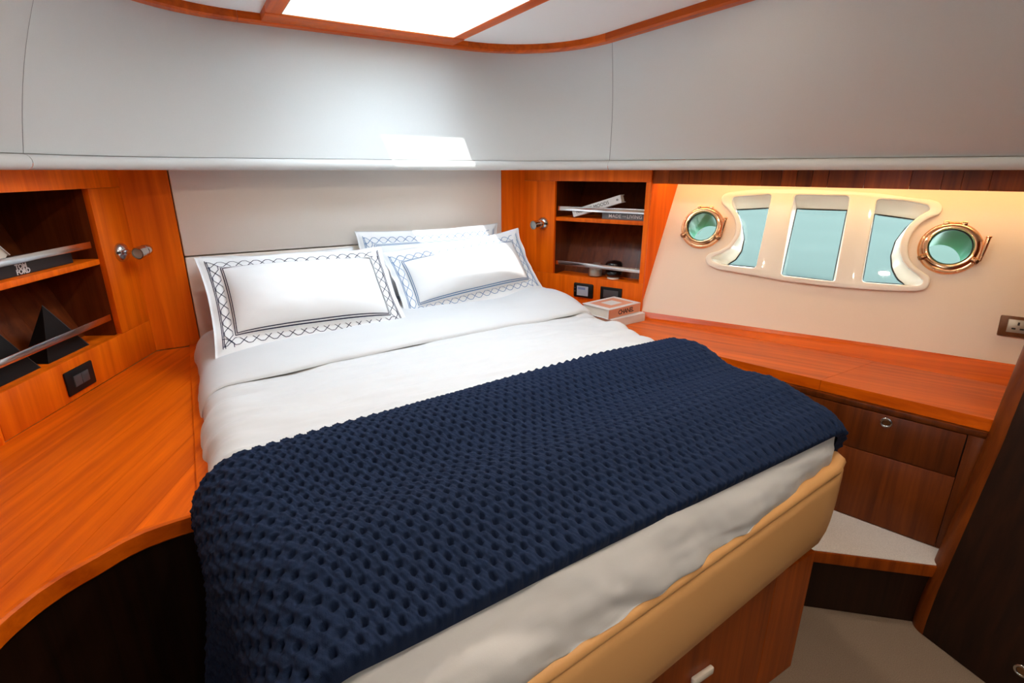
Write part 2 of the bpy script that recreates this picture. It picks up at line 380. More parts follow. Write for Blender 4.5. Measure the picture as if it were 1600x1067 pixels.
# ceiling trim (five pieces), ceiling panel and hatch
trim = empty('trim_1', (XC, TY, .48), 'cherry wood trim framing the white ceiling panel', kind='structure')
tt = np.gradient(topc, axis=0); tn = np.stack([-tt[:, 1], tt[:, 0]], 1); tn /= np.linalg.norm(tn, axis=1)[:, None]
i0, i1 = iL + 14, iR - 14
for a, b in ((0, iL), (iL, i0), (i0, i1), (i1, iR), (iR, NS - 1)):
    q = topc[a:b + 1].copy(); nn = tn[a:b + 1]
    if a: q[0] += (q[1] - q[0]) / np.linalg.norm(q[1] - q[0]) * .0008
    if b < NS - 1: q[-1] += (q[-2] - q[-1]) / np.linalg.norm(q[-2] - q[-1]) * .0008
    prof = [(.012, .515), (.012, .484), (.004, .478), (-.030, .478), (-.036, .484), (-.036, .515)]
    P = np.array([np.c_[q + nn * d, np.full(len(q), z)] for d, z in prof]).transpose(1, 0, 2)
    V, F = grid(P, False, True); m_ = len(prof); F += [tuple(range(m_)), tuple((len(q) - 1) * m_ + k for k in reversed(range(m_)))]
    obj('trim_piece', (V, F), 'wood_x' if (a, b) == (i0, i1) else 'wood_y', trim, 35)
hatch_hole = [(HX0 - .01, HY0 - .01), (HX1 + .01, HY0 - .01), (HX1 + .01, HY1 + .01), (HX0 - .01, HY1 + .01)]
cv = sheet([tuple(p) for p in topc], [hatch_hole], .003); cv[0][:, 2] += .509
obj('ceiling', cv, 'ceil', label='white ceiling panel around the roof hatch', kind='structure')
hatch = empty('window_1', ((HX0 + HX1) / 2, (HY0 + HY1) / 2, .48), 'square roof hatch in a cherry wood frame, bright with daylight', kind='structure')
FW = .048
obj('frame_bar', box(HX0 - FW, HX0, HY0 - FW, HY1, .484, .512, .003), 'wood_y', hatch, 35)
obj('frame_bar', box(HX1, HX1 + FW, HY0 - FW, HY1, .484, .512, .003), 'wood_y', hatch, 35)
obj('frame_bar', box(HX0 - FW, HX1 + FW, HY1 + .0006, 2.182, .482, .512, .003), 'wood_x', hatch, 35)
obj('frame_bar', box(HX0, HX1, HY0 - FW, HY0, .484, .512, .003), 'wood_x', hatch, 35)
well = [np.array([(HX0 + .002, HY0 + .002), (HX1 - .002, HY0 + .002), (HX1 - .002, HY1 - .002), (HX0 + .002, HY1 - .002)])]
obj('well', grid(np.array([np.c_[well[0], np.full(4, z)] for z in (.486, .668)]), False, True), 'white', hatch)
obj('pane', box(HX0 - .02, HX1 + .02, HY0 - .02, HY1 + .02, .670, .676), 'hglass', hatch)
obj('sun_blind', box(HX0, .535, HY0, HY1, .6605, .6625), 'blind', None, label='white sun blind drawn part way across the roof hatch', cat='blind')

# fascia under the right liner: boards of differing tone
fas = empty('trim_2', (1.9, 1.7, -.06), 'dark cherry veneer fascia above the cream hull side', kind='structure')
FF = Fr((1.852, 1.826, 0), HU, (0, 0, 1), -NH)
s = .0
while s < 2.4:
    wd = random.choice((.055, .075, .09, .12, .14)); e = min(s + wd, 2.4)
    zb = lambda t: -.0585 - .0105 * t / 1.36
    v, f = box(s + .0004, e - .0004, -.058, .012, -.018, 0, .001, 1)
    v[:, 1] = np.where(v[:, 1] < -.03, v[:, 1] + .058 + np.array([zb(t) for t in v[:, 0]]), v[:, 1])
    obj('board', FF.vf((v, f)), 'wood_dark', fas); s = e
obj('light_stop', FF.vf(box(0, 2.4, -.055, .012, -.023, -.0185)), 'dark', fas)  # unseen board added to stop strip light leaking through the joints
tag(obj('light_strip', FF.vf(box(.02, 2.3, -.006, .0, -.040, -.026)), 'led'), 'thin warm light strip added unseen behind the dark fascia', 'light strip')  # unseen strip added for brightness, after the warm glow on the panel

# ------------------------------------------------------------------ headboard and filler panels
hb = empty('headboard', (.68, 2.45, -.72), 'beige leather padded headboard behind the pillows', 'headboard')
obj('upper_panel', box(-.043, 1.402, 2.437, 2.48, -.323, .03, .006), 'head', hb, 40)
obj('lower_panel', box(-.043, 1.402, 2.437, 2.48, -.74, -.328, .006), 'head', hb, 40)
obj('trim_3', box(-.205, -.046, 2.443, 2.466, -.69, .03, .002), 'wood', None, label='tall dark cherry filler panel left of the headboard', kind='structure')
obj('trim_4', box(1.405, 1.548, 2.443, 2.466, -.69, .03, .002), 'wood', None, label='tall cherry filler panel right of the headboard', kind='structure')
obj('wall_head', box(-.35, 1.75, 2.485, 2.5, -1.38, .1), 'hull', kind='structure')

# ------------------------------------------------------------------ shelf cabinets
def shelf_cabinet(F, s0, s1, send, ztop, zbot, zsh, label):
    c = F.p(send / 2, -.69, 0)
    r = empty('shelf_cabinet', c, label, 'shelf cabinet')
    P = lambda name, b, mat='wood': obj(name, F.vf(b), mat, r, 35)
    P('top_rail', box(0, send, ztop, .02, -.02, 0, .0015))
    P('bottom_rail', box(0, send, -.69, zbot, -.02, 0, .0015))
    P('stile', box(0, s0, zbot + .0005, ztop - .0005, -.02, 0, .0015))
    P('stile', box(s1, send, zbot + .0005, ztop - .0005, -.02, 0, .0015))
    d = lambda z: -(.13 + (z - zbot) * .42)
    def side(s):
        pl = [(-.02, zbot - .03), (d(zbot), zbot - .03), (d(ztop) - .02, ztop + .06), (-.02, ztop + .06)]
        v, f = prism(pl, s, s + .012); v = v[:, [2, 1, 0]]; return v, [q[::-1] for q in f]
    P('side_panel', side(s0 - .012), 'wood_in_shade'); P('side_panel', side(s1), 'wood_in_shade')
    P('floor_board', box(s0, s1, zbot - .022, zbot - .004, d(zbot), -.0005, .001), 'wood')
    bk = np.array([[(s_, z, d(z)) for z in (zbot - .03, ztop + .06)] for s_ in (s0 - .01, s1 + .01)])
    n = 6
    for k in range(n):                                    # veneer leaves of the sloping back
        a, b = s0 - .01 + (s1 - s0 + .02) * k / n, s0 - .01 + (s1 - s0 + .02) * (k + 1) / n - .0006
        v = [(a, zbot - .03, d(zbot - .03)), (b, zbot - .03, d(zbot - .03)), (b, ztop + .06, d(ztop + .06)), (a, ztop + .06, d(ztop + .06))]
        v += [(x, y, z - .008) for x, y, z in v]
        P('back_board', (np.array(v), [(0, 1, 2, 3), (7, 6, 5, 4), (0, 4, 5, 1), (1, 5, 6, 2), (2, 6, 7, 3), (3, 7, 4, 0)]), 'wood_in_shade')
    P('ceiling_board', box(s0 - .01, s1 + .01, ztop + .03, ztop + .045, -.4, -.02), 'wood_in_shade')
    P('shelf', box(s0 + .001, s1 - .001, zsh - .019, zsh, d(zsh) + .012, -.016, .002))
    return r
rcab = shelf_cabinet(CR, .185, .665, .688, -.052, -.527, -.231, 'cherry shelf cabinet beside the right pillows, holding white and grey books')
lcab = shelf_cabinet(CLf, .18, .722, .747, -.058, -.563, -.291, 'cherry shelf cabinet at the left wall, holding black books')
def rail(F, s0, s1, z, parent):
    obj('rail', F.vf(box(s0 + .006, s1 - .002, z - .011, z + .011, -.022, -.018, .0012)), 'acryl', parent, 35)
rail(CR, .19, .665, -.187, rcab); rail(CR, .185, .665, -.468, rcab)
rail(CLf, .195, .722, -.240, lcab); rail(CLf, .185, .722, -.497, lcab)

# ------------------------------------------------------------------ counters
cl_poly = [(-.04, 2.436), (-.20, 2.436), (-.53, 1.74), (-1.0, .65), (-.52, .35), (-.45, .6), (-.425, .8), (-.395, .94), (-.368, 1.0), (-.336, 1.045), (-.30, 1.078), (-.254, 1.106), (-.222, 1.129), (-.186, 1.145), (-.14, 1.153), (-.085, 1.156), (-.04, 1.157)]
lc = empty('counter', (-.35, 1.6, -.73), 'orange cherry plank counter with a curved edge, left of the bed', 'counter')
gdir = Vector((.4253, .905, 0)); gn = Vector((-.905, .4253, 0))
def islands(vf):
    v, f = vf; par = list(range(len(v)))
    def find(a):
        while par[a] != a: par[a] = par[par[a]]; a = par[a]
        return a
    for q in f:
        for a in q[1:]: par[find(a)] = find(q[0])
    out = []
    for root in sorted({find(q[0]) for q in f}):
        ids = [i for i in range(len(v)) if find(i) == root]; mp = {a: k for k, a in enumerate(ids)}
        out.append((v[ids], [tuple(mp[a] for a in q) for q in f if find(q[0]) == root]))
    return out
def strip(poly, n, a, b, z0, z1):
    bm = bmesh.new(); f = bm.faces.new([bm.verts.new((x, y, z0)) for x, y in poly])
    bmesh.ops.triangulate(bm, faces=bm.faces[:])
    for co, no in ((n * a, -n), (n * b, n)):
        bmesh.ops.bisect_plane(bm, geom=bm.verts[:] + bm.edges[:] + bm.faces[:], plane_co=co, plane_no=no, clear_outer=True)
    if not bm.faces: bm.free(); return None
    bmesh.ops.remove_doubles(bm, verts=bm.verts[:], dist=1e-5)
    bmesh.ops.dissolve_limit(bm, angle_limit=.01, verts=bm.verts[:], edges=bm.edges[:])
    r = bmesh.ops.extrude_face_region(bm, geom=bm.faces[:])
    for v in r['geom']:
        if isinstance(v, bmesh.types.BMVert): v.co.z = z1
    bmesh.ops.recalc_face_normals(bm, faces=bm.faces[:])
    return from_bm(bm)
lo = min(Vector((x, y, 0)).dot(gn) for x, y in cl_poly); hi = max(Vector((x, y, 0)).dot(gn) for x, y in cl_poly)
t = lo
while t < hi:
    wd = random.choice((.055, .065, .075)); vf = strip(cl_poly, gn, t + .0003, t + wd - .0003, -.715, -.69)
    for q in (islands(vf) if vf else []): obj('plank', q, 'wood_cl', lc)
    t += wd
edge = resample(cl_poly[4:], 60)
P = np.array([np.c_[edge, np.full(60, z)] for z in (-.691, -.70, -.722, -.735)])
en = np.gradient(edge, axis=0); en = np.stack([en[:, 1], -en[:, 0]], 1); en /= np.linalg.norm(en, axis=1)[:, None]
prof = [(-.004, -.6895), (.004, -.6895), (.008, -.694), (.008, -.729), (.004, -.733), (-.004, -.733)]
P = np.array([np.c_[edge + en * d, np.full(60, z)] for d, z in prof]).transpose(1, 0, 2)
obj('nosing', grid(P, False, True), 'wood_x', lc, 40)
pe = edge - en * .02
obj('front_panel', grid(np.array([np.c_[pe, np.full(60, z)] for z in (-.734, -1.378)])), 'wood_deep_shade', lc, 60)
obj('bed_side_strip', box(-.085, -.055, 1.16, 2.434, -.6895, -.682, .002), 'wood_cl', lc, 35)

cr_poly = [(1.41, 2.436), (1.545, 2.436), (1.836, 1.818), (1.850, 1.80), (2.30, .60), (2.36, .44), (1.912, .44), (1.72, 1.101), (1.62, 1.46), (1.46, 2.0)]
rc = empty('counter', (1.8, 1.3, -.73), 'glossy cherry counter under the right windows', 'counter')
split_y = Vector((.0, 1, 0))
for a, b in ((.40, .8895), (.8905, 2.5)):                 # joint across the worktop edge
    vf = strip(cr_poly, split_y, a, b, -.728, -.69)
    obj('worktop', vf, 'wood_cr', rc)
# sloped cove between worktop and hull panel
V = []
cove = [((1.832, 1.819), (1.856, 1.817)), ((2.243, .605), (2.425, .590)), ((2.31, .41), (2.52, .385))]
tp = [(a[0], a[1], -.6895) for a, b in cove] + [(b[0], b[1], -.657) for a, b in cove] + [(a[0], a[1], -.71) for a, b in cove] + [(b[0] + .0, b[1], -.71) for a, b in cove]
obj('cove', (np.array(tp), [(0, 1, 4, 3), (1, 2, 5, 4), (6, 9, 10, 7), (7, 10, 11, 8), (0, 6, 7, 1), (1, 7, 8, 2)]), 'wood_cr', rc)
# drawer front below
DA, DB = np.array((1.70, 1.101)), np.array((1.897, .443)); DD = (DB - DA) / np.linalg.norm(DB - DA)
DF = Fr((DA[0], DA[1], 0), (DD[0], DD[1], 0), (0, 0, 1), (DD[1], -DD[0], 0))
L = np.linalg.norm(DB - DA)
dc = empty('drawer_cabinet', (*(DA + DD * .3), -1.15), 'cherry drawer unit, shade put into its colour, below the right counter, with a round latch', 'cabinet')
sR = (.497 - 1.101) / DD[1]
Pn = lambda nm, b, par=None, mt='wood_shaded': obj(nm, DF.vf(b), mt, par or dc, 35)
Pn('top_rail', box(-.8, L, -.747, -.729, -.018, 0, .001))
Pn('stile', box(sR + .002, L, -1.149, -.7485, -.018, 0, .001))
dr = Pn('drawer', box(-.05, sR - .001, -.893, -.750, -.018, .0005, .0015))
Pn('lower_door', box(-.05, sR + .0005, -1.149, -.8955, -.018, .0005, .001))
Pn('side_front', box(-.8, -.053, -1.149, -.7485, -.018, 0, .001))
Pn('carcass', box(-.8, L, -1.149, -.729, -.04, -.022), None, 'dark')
def latch(F, par):
    o = obj('latch', F.vf(ring(.011, .017, 0, .004, 28, .0012)), 'chrome', par, 50); obj('button', F.vf(disc(.0105, 0, .0025)), 'brassd', par, 40)
sl = (.686 - 1.101) / DD[1]
latch(DF.at(sl, -.775, .0006), dr)

# ------------------------------------------------------------------ step beside the bed
st = empty('floor_step', (1.66, .7, -1.38), 'raised carpeted step between bed and drawers', kind='structure')
sf0, sf1 = np.array((1.576, .652)), np.array((1.788, .459)); sdn = (sf1 - sf0) / np.linalg.norm(sf1 - sf0)
a0 = sf0 - sdn * .30; a1 = sf1 + sdn * .03
back0, back1 = DA - DD * .3, DB
poly = [tuple(a0), tuple(a1), tuple(back1), tuple(back0)]
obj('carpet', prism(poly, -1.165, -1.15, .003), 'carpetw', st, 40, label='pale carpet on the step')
sn = np.array((sdn[1], -sdn[0]))
def slab(p0, p1, n, d0, d1, z0, z1, bev=0):
    q = [p0 + n * d0, p1 + n * d0, p1 + n * d1, p0 + n * d1]; return prism([tuple(x) for x in q], z0, z1, bev)
obj('nosing', slab(a0, a1, sn, -.02, .006, -1.192, -1.153, .004), 'wood_dark', st, 40)
obj('riser', slab(a0, a1, sn, -.02, -.004, -1.378, -1.193), 'wood_deep_shade', st)

# ------------------------------------------------------------------ bulkhead with rounded end at the right
bh = empty('wall_partition', (1.80, .2, -1.38), 'wood bulkhead, shade put into its colour, with a rounded edge at the right', kind='structure')
def bulk_off(z): return .33 * max(0, z + .72) ** 1.25 + (-.09) * min(1, max(0, (-.72 - z) / .6))
rows = []
for z in np.linspace(-1.378, .0, 26):
    ox = 1.842 + bulk_off(z); rr = .055
    cy_ = .40 + .02 * min(1, max(0, (-.72 - z) / .5))
    po = [(ox + rr - rr * math.cos(a), cy_ + rr * math.sin(a)) for a in np.linspace(0.15, math.pi * .75, 12)]
    pl = [(ox - .10, -1.24), (ox - .045, .20), po[0]] + po + [(ox + .5, .36)]
    rows.append([(x, y, z) for x, y in pl])
P = np.array(rows)
obj('panel', grid(P[:, :3].copy(), flip=False), 'wood_deep_shade', bh, 60)
obj('rounded_post', grid(P[:, 3:].copy(), flip=False), 'wood_shaded', bh, 60)
zl = -1.25; lp = Fr((1.842 + bulk_off(zl) - .075, .20, zl), (.03, 1, 0), (0, 0, 1), (-1, .03, 0))
latch(lp.at(0, 0, .004), bh)

# ------------------------------------------------------------------ main window and portholes
def hp(l): return [tuple(p) for p in l]
f1 = [(.3217,.5624),(.4821,.5799),(.4738,.2558),(.351,.2562),(.2897,.2675),(.2794,.2848),(.3218,.3066),(.3609,.3415),(.3834,.3881),(.384,.4402),(.3621,.4858),(.3251,.526)]
f2 = [(.5703,.5791),(.7718,.5796),(.7801,.2317),(.578,.236)]
f3 = [(.8641,.5701),(.9514,.5664),(1.0299,.5513),(1.04,.5341),(1.0057,.5061),(.9799,.4672),(.9692,.4233),(.9697,.3781),(.9855,.3387),(1.0112,.3095),(1.0482,.2846),(1.0658,.2659),(1.0582,.2481),(1.0118,.2435),(.8715,.2402)]
g1 = [(.3338,.5239),(.4726,.5367),(.4651,.268),(.3381,.2685),(.3703,.2953),(.3893,.3367),(.3889,.3955),(.3687,.4529)]
g2 = [(.5798,.5377),(.7695,.5383),(.7707,.2399),(.5715,.2454)]
g3 = [(.8666,.5272),(1.0039,.5113),(.9772,.4712),(.9557,.4206),(.951,.364),(.9629,.3135),(.9868,.2738),(1.0154,.2537),(.8739,.2487)]
win = empty('window_2', HF.p(.67, .21), 'white moulded three-pane window with concave ends in the cream hull side', kind='structure')
fr = sheet(fillet(WIN_OUT, .05, 3), [fillet(f1, .015, 3), fillet(f2, .015, 3), fillet(f3, .015, 3)], .004, .005)
obj('frame', HF.at(0, 0, .006).vf(fr), 'white', win, 50)
def segs(pl, idx, ns):
    out = []
    for k in range(len(idx)):
        a, b = idx[k], idx[(k + 1) % len(idx)]
        q = pl[a:b + 1] if b > a else pl[a:] + pl[:b + 1]
        out.append(resample(q, ns[k] + 1)[:-1])
    return np.vstack(out)
for f_, g_, fi, gi in ((f1, g1, (0, 1, 2, 4), (0, 1, 2, 3)), (f2, g2, (0, 1, 2, 3), (0, 1, 2, 3)), (f3, g3, (0, 3, 12, 14), (0, 1, 7, 8))):
    ns = (8, 8, 8, 20) if f_ is f1 else (8, 20, 8, 8)
    fa, ga = segs(f_, fi, ns), segs(g_, gi, ns); c_ = fa.mean(0)
    rows = [np.c_[fa + (fa - c_) * .01, np.full(len(fa), .006)], np.c_[fa, np.full(len(fa), -.004)], np.c_[fa * .5 + ga * .5, np.full(len(fa), -.038)], np.c_[ga, np.full(len(ga), -.072)]]
    obj('reveal', HF.vf(grid(np.array(rows), False, True)), 'white', win, 45)
    pn = obj('pane', HF.vf(prism(hp(ga + (ga - ga.mean(0)) * .02), -.078, -.074)), 'glass', win)
    gk = [HF.p(x, y, -.070) for x, y in ga]
    obj('gasket', tube(gk, .0032, 6, True), 'rubber', pn, 180)
# hollow outer shell round the window box keeps daylight out of the wall
portal('window_portal', tuple(HF.p(.67, .40, -.12) + np.array((0, 0, E))), HN, .86, .46)
for k, (u, v) in enumerate(PORTS):
    F = HF.at(u, v, 0); sgn = 1
    r = empty('porthole', F.p(0, -.0975), ['round rose brass porthole left of the white window, nearest the shelf', 'round rose brass porthole right of the white window'][k], 'porthole', 'brass portholes in the hull side')
    obj('flange', F.vf(lathe([(.070, -.01), (.070, .006), (.078, .009), (.092, .009), (.0965, .005), (.0975, 0), (.0975, -.004)], 48)), 'brass', r, 40)
    sF = F.at(0, .004, .012)
    sash = obj('sash_ring', sF.vf(lathe([(.066, -.008), (.066, .006), (.069, .010), (.076, .011), (.083, .008), (.085, .002), (.085, -.006)], 48, True)), 'brass', r, 45)
    obj('gasket', sF.vf(lathe([(.066, -.012), (.063, -.012), (.063, .002), (.066, .004)], 48)), 'rubber', sash, 60)
    obj('glass', sF.vf(disc(.065, -.006, -.002, 40)), 'pglass', r, 40)
    du = .012 if k == 0 else -.018
    cs = np.array([[(math.cos(2 * math.pi * j / 40) * rr + du * t, math.sin(2 * math.pi * j / 40) * rr - .040 * t, -.004 - .105 * t) for t, rr in ((0, .070), (.5, .070), (1, .070))] for j in range(40)])
    obj('sleeve', F.vf(grid(cs, True)), 'sleeve', r, 60)
    for du_ in (-.026, .026):
        obj('hinge', F.at(du_, .091, .012).vf(box(-.009, .009, -.006, .008, -.010, .006, .003)), 'brass', r, 40)
    obj('hinge_pin', tube([F.p(-.030, .094, .013), F.p(.030, .094, .013)], .0035, 8), 'brass', r, 50)
    for a in (-28, 208):
        G = F.at(.083 * math.cos(R(a)), .083 * math.sin(R(a)), .012).rot(R(a))
        la = obj('latch_lug', G.vf(box(-.012, .018, -.010, .010, -.012, .012, .006, 3)), 'brassd', r, 50)
        obj('bolt', G.at(.004, 0, .012).vf(disc(.005, 0, .004, 14)), 'brass', la, 40)
    hF = F.at(.090, -.042, .016)
    obj('handle', cat(tube([hF.p(0, 0, 0), hF.p(.006, .045, .008), hF.p(.010, .085, .010)], (.005, .007, .0075), 10), hF.at(.010, .086, .010).vf(box(-.008, .008, -.003, .004, -.008, .008, .002))), 'brass', r, 50)
    for j in range(8):
        a = 2 * math.pi * (j + .5) / 8
        obj('screw', F.at(.0905 * math.cos(a), .0905 * math.sin(a), .007).vf(disc(.0045, 0, .0035, 12)), 'brass', r, 40)
    portal('porthole_portal', tuple(F.p(du, -.04, -.16) + np.array((0, 0, E))), HN, .16, .16)

# ------------------------------------------------------------------ sea outside
sea0 = HF.p(-40, 0); so = np.array((NH[0], NH[1]))
p0 = np.array((1.851, 1.819)) + so * 1.0
pts = [p0 - HU[:2] * 60, p0 + HU[:2] * 60, p0 + HU[:2] * 60 + so * 120, p0 - HU[:2] * 60 + so * 120]
obj('sea_water', (np.array([(x, y, -.95) for x, y in pts]), [(0, 1, 2, 3)]), 'sea', label='pale turquoise sea beyond the windows', cat='sea', kind='stuff')

# ------------------------------------------------------------------ bed
bed = empty('bed', (XC, 1.4, -1.38), 'island double bed on a padded cream leather base', 'bed')
def base_outline():
    fy = lambda x: .437 + .094 * x
    pts = [(1.41, 2.40), (1.41, 1.5), (1.41, 1.1), (1.408, .86), (1.404, .74), (1.396, .66), (1.378, .605), (1.35, .572), (1.31, .558), (1.27, .555)]
    pts += [(x, fy(x)) for x in (1.22, 1.1, .95, .8, .65, .5, .35, .2, .12)]
    pts += [(.05, .462), (.01, .50), (-.012, .58), (-.02, .7), (-.025, 1.1), (-.03, 1.5), (-.03, 2.40)]
    return resample(pts, 90)
bo = base_outline(); bt = np.gradient(bo, axis=0); bn = np.stack([bt[:, 1], -bt[:, 0]], 1); bn /= -np.linalg.norm(bn, axis=1)[:, None]
if (bn[45] @ np.array((0, 1))) > 0: bn = -bn
def rings(prof): return np.array([np.c_[bo + bn * d, np.full(90, z)] for d, z in prof])
V, F_ = grid(rings([(-.06, -.706), (-.03, -.703), (-.012, -.703), (-.003, -.708), (.001, -.717), (-.002, -.726), (-.006, -.730), (-.001, -.738), (0, -.76), (-.001, -.84), (-.005, -.90), (-.016, -.945), (-.036, -.968), (-.07, -.978), (-.16, -.980)]))
obj('base', (V, F_), 'basef', bed, 70, label='cream padded leather bed base')
mo = bo - bn * .0
obj('mattress', cat(grid(rings([(-.05, -.706), (-.045, -.66), (-.06, -.645), (-.10, -.64)])), (np.c_[bo + bn * -.10, np.full(90, -.64)], [tuple(range(90))])), 'linen', bed, 60)
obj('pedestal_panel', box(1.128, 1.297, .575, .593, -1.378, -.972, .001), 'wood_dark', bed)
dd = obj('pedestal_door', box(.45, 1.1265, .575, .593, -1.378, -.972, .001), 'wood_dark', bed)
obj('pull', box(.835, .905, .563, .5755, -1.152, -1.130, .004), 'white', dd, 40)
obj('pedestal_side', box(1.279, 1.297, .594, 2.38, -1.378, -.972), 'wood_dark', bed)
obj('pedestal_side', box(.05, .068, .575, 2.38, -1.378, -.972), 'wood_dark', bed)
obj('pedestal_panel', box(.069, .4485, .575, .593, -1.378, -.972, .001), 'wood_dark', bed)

def sm(a, b, x): t_ = np.clip((x - a) / (b - a), 0, 1); return t_ * t_ * (3 - 2 * t_)
def drape(s, t, off, r=.085, ztop=-.60, lmax=9):
    """lay flat cloth coordinates over the rounded bed; off lifts the cloth along its normal"""
    xl = -.062 + .07 * sm(1.2, .5, t); xr = 1.475 - .125 * sm(1.3, .55, t)
    yf = .448 + .092 * np.clip(s, 0, 1.35)
    px = np.clip(s, xl + r, xr - r); py = np.maximum(t, yf + r)
    ox, oy = s - px, t - py; Lo = np.hypot(ox, oy) + 1e-9; dx, dy = ox / Lo, oy / Lo; Lo = np.minimum(Lo, lmax)
    a = np.minimum(Lo / r, math.pi / 2); rr = r + off
    hor = rr * np.sin(a); down = r - rr * np.cos(a) + np.maximum(0, Lo - r * math.pi / 2)
    return np.stack([px + dx * hor, py + dy * hor, ztop - down], -1)
def dome(s, t): return .012 * np.sin(np.clip((s + .06) / 1.53, 0, 1) * math.pi) + .008 * sm(1.0, 2.0, t)
def cloth_obj(name, S, T, off, mat, **k):
    P = drape(S, T, off, **{q: k.pop(q) for q in ('r', 'ztop', 'lmax') if q in k}); return obj(name, grid(P), mat, None, 180, **k)
# duvet: hangs over sides and foot
S, T = np.meshgrid(np.linspace(-.145, 1.56, 300), np.linspace(0, 1, 340), indexing='ij')
T = (.372 + .092 * np.clip(S, 0, 1.35)) + (2.30 - (.372 + .092 * np.clip(S, 0, 1.35))) * T
wr = .020 * fbm(S * 2.2, T * 3.5) + .020 * fbm(S * 4 + 5, T * 9 + 3, 3) * (.4 + .6 * sm(1.15, 1.45, S) + .4 * sm(.25, 0, S))
wr += .013 * fbm(S * 6 + T * 2, T * 20, 3) * sm(2.0, 1.4, T)
foot = sm(.62, .45, T)
wr += foot * (.020 * fbm(S * 8 + 3 + T * 4, T * 6, 3) - .006)
edge_r = sm(1.28, 1.5, S) * sm(1.2, 1.7, T)
wr += edge_r * (.034 * fbm(S * 7 + T * 9, T * 5 - S * 4, 3) + .014)
duvet = cloth_obj('duvet', S, T, wr + dome(S, T) - .006, 'linen', lmax=.152, label='white rumpled duvet spread over the bed', cat='duvet')
# turned-back upper part of the duvet
u = np.linspace(0, 1, 90); S2, U2 = np.meshgrid(np.linspace(-.13, 1.56, 260), u, indexing='ij')
e0 = 1.645 + .065 * np.clip(S2, -.1, 1.5) + .03 * fbm(S2 * 3, S2 * 0 + 2)
T2 = e0 + (2.22 - e0) * U2 ** 1.3
th = (.007 + .010 * sm(-.12, .15, S2)) * np.sqrt(np.clip(1 - (1 - np.minimum(1, U2 / .16)) ** 2, 0, 1)) - .004
th = th + .014 * fbm(S2 * 2.5 + 3, T2 * 5) * sm(0, .3, U2) + .012 * np.sin(math.pi * np.clip(U2 * 1.15, 0, 1)) * sm(-.1, .15, S2) + .034 * sm(1.15, 1.42, S2) * sm(1.62, 1.95, T2)
wr2 = .010 * fbm(S2 * 2.2, T2 * 3.5)
fold = cloth_obj('duvet_fold', S2, T2, th + wr2 + dome(S2, T2) - .003, 'linen')
fold.parent = duvet; fold.location = fold.location - duvet.location

# ------------------------------------------------------------------ knitted throw
ns, nt = 1040, 400
S3, Q3 = np.meshgrid(np.linspace(-.58, 1.60, ns), np.linspace(0, 1, nt), indexing='ij')
lo_e = .520 + .045 * np.clip(S3, -.1, 1.4) - .02 * sm(-.1, -.5, S3); hi_e = 1.135 + .075 * np.clip(S3, -.2, 1.5)
T3 = lo_e + (hi_e - lo_e) * Q3
mx_, my_ = S3, (T3 - lo_e) * .66 / (hi_e - lo_e).mean()
mx_ = mx_ + .003 * fbm(S3 * 12, T3 * 12, 2); my_ = my_ + .003 * fbm(S3 * 12 + 9, T3 * 12 + 4, 2)
PXk, PYk = .0285, .0228
Xk, Yk = 2 * math.pi * mx_ / PXk, math.pi * my_ / PYk
g_ = np.cos(Xk) * np.cos(Yk); pit = sm(.30, .95, g_)
kn = sm(-.2, -1.0, g_)                                     # plump stitches between the holes
twist = .5 + .5 * np.cos(2 * Xk + Yk * .9)
ply = np.cos(4 * Xk + 2.6 * Yk) * (1 - pit)                # the plies of the yarn
kh = .0125 * (1 - pit) + .0026 * kn + .0024 * twist * (1 - pit) + .0007 * ply
hem = np.minimum(np.minimum(Q3, 1 - Q3) * .66, np.minimum(S3 + .58, 1.60 - S3)) / .007
hem = np.sqrt(np.clip(1 - (1 - np.minimum(hem, 1)) ** 2, 0, 1))
wave = .014 * np.sin((T3 - .05 * S3) * 2 * math.pi / .34 + .9) * sm(-.05, .2, S3) + .014 * fbm(S3 * 2, T3 * 4)
hang = sm(-.05, -.3, S3)
wave += hang * .035 * (.6 + np.sin(T3 * 15 + 1.5)) 
P3 = drape(S3, T3, (kh + .012) * hem + wave * .8 + .008 + dome(S3, T3), r=.085)
thr = obj('throw_blanket', grid(P3), 'knit', None, 180, label='chunky navy knitted throw across the foot of the bed', cat='blanket')

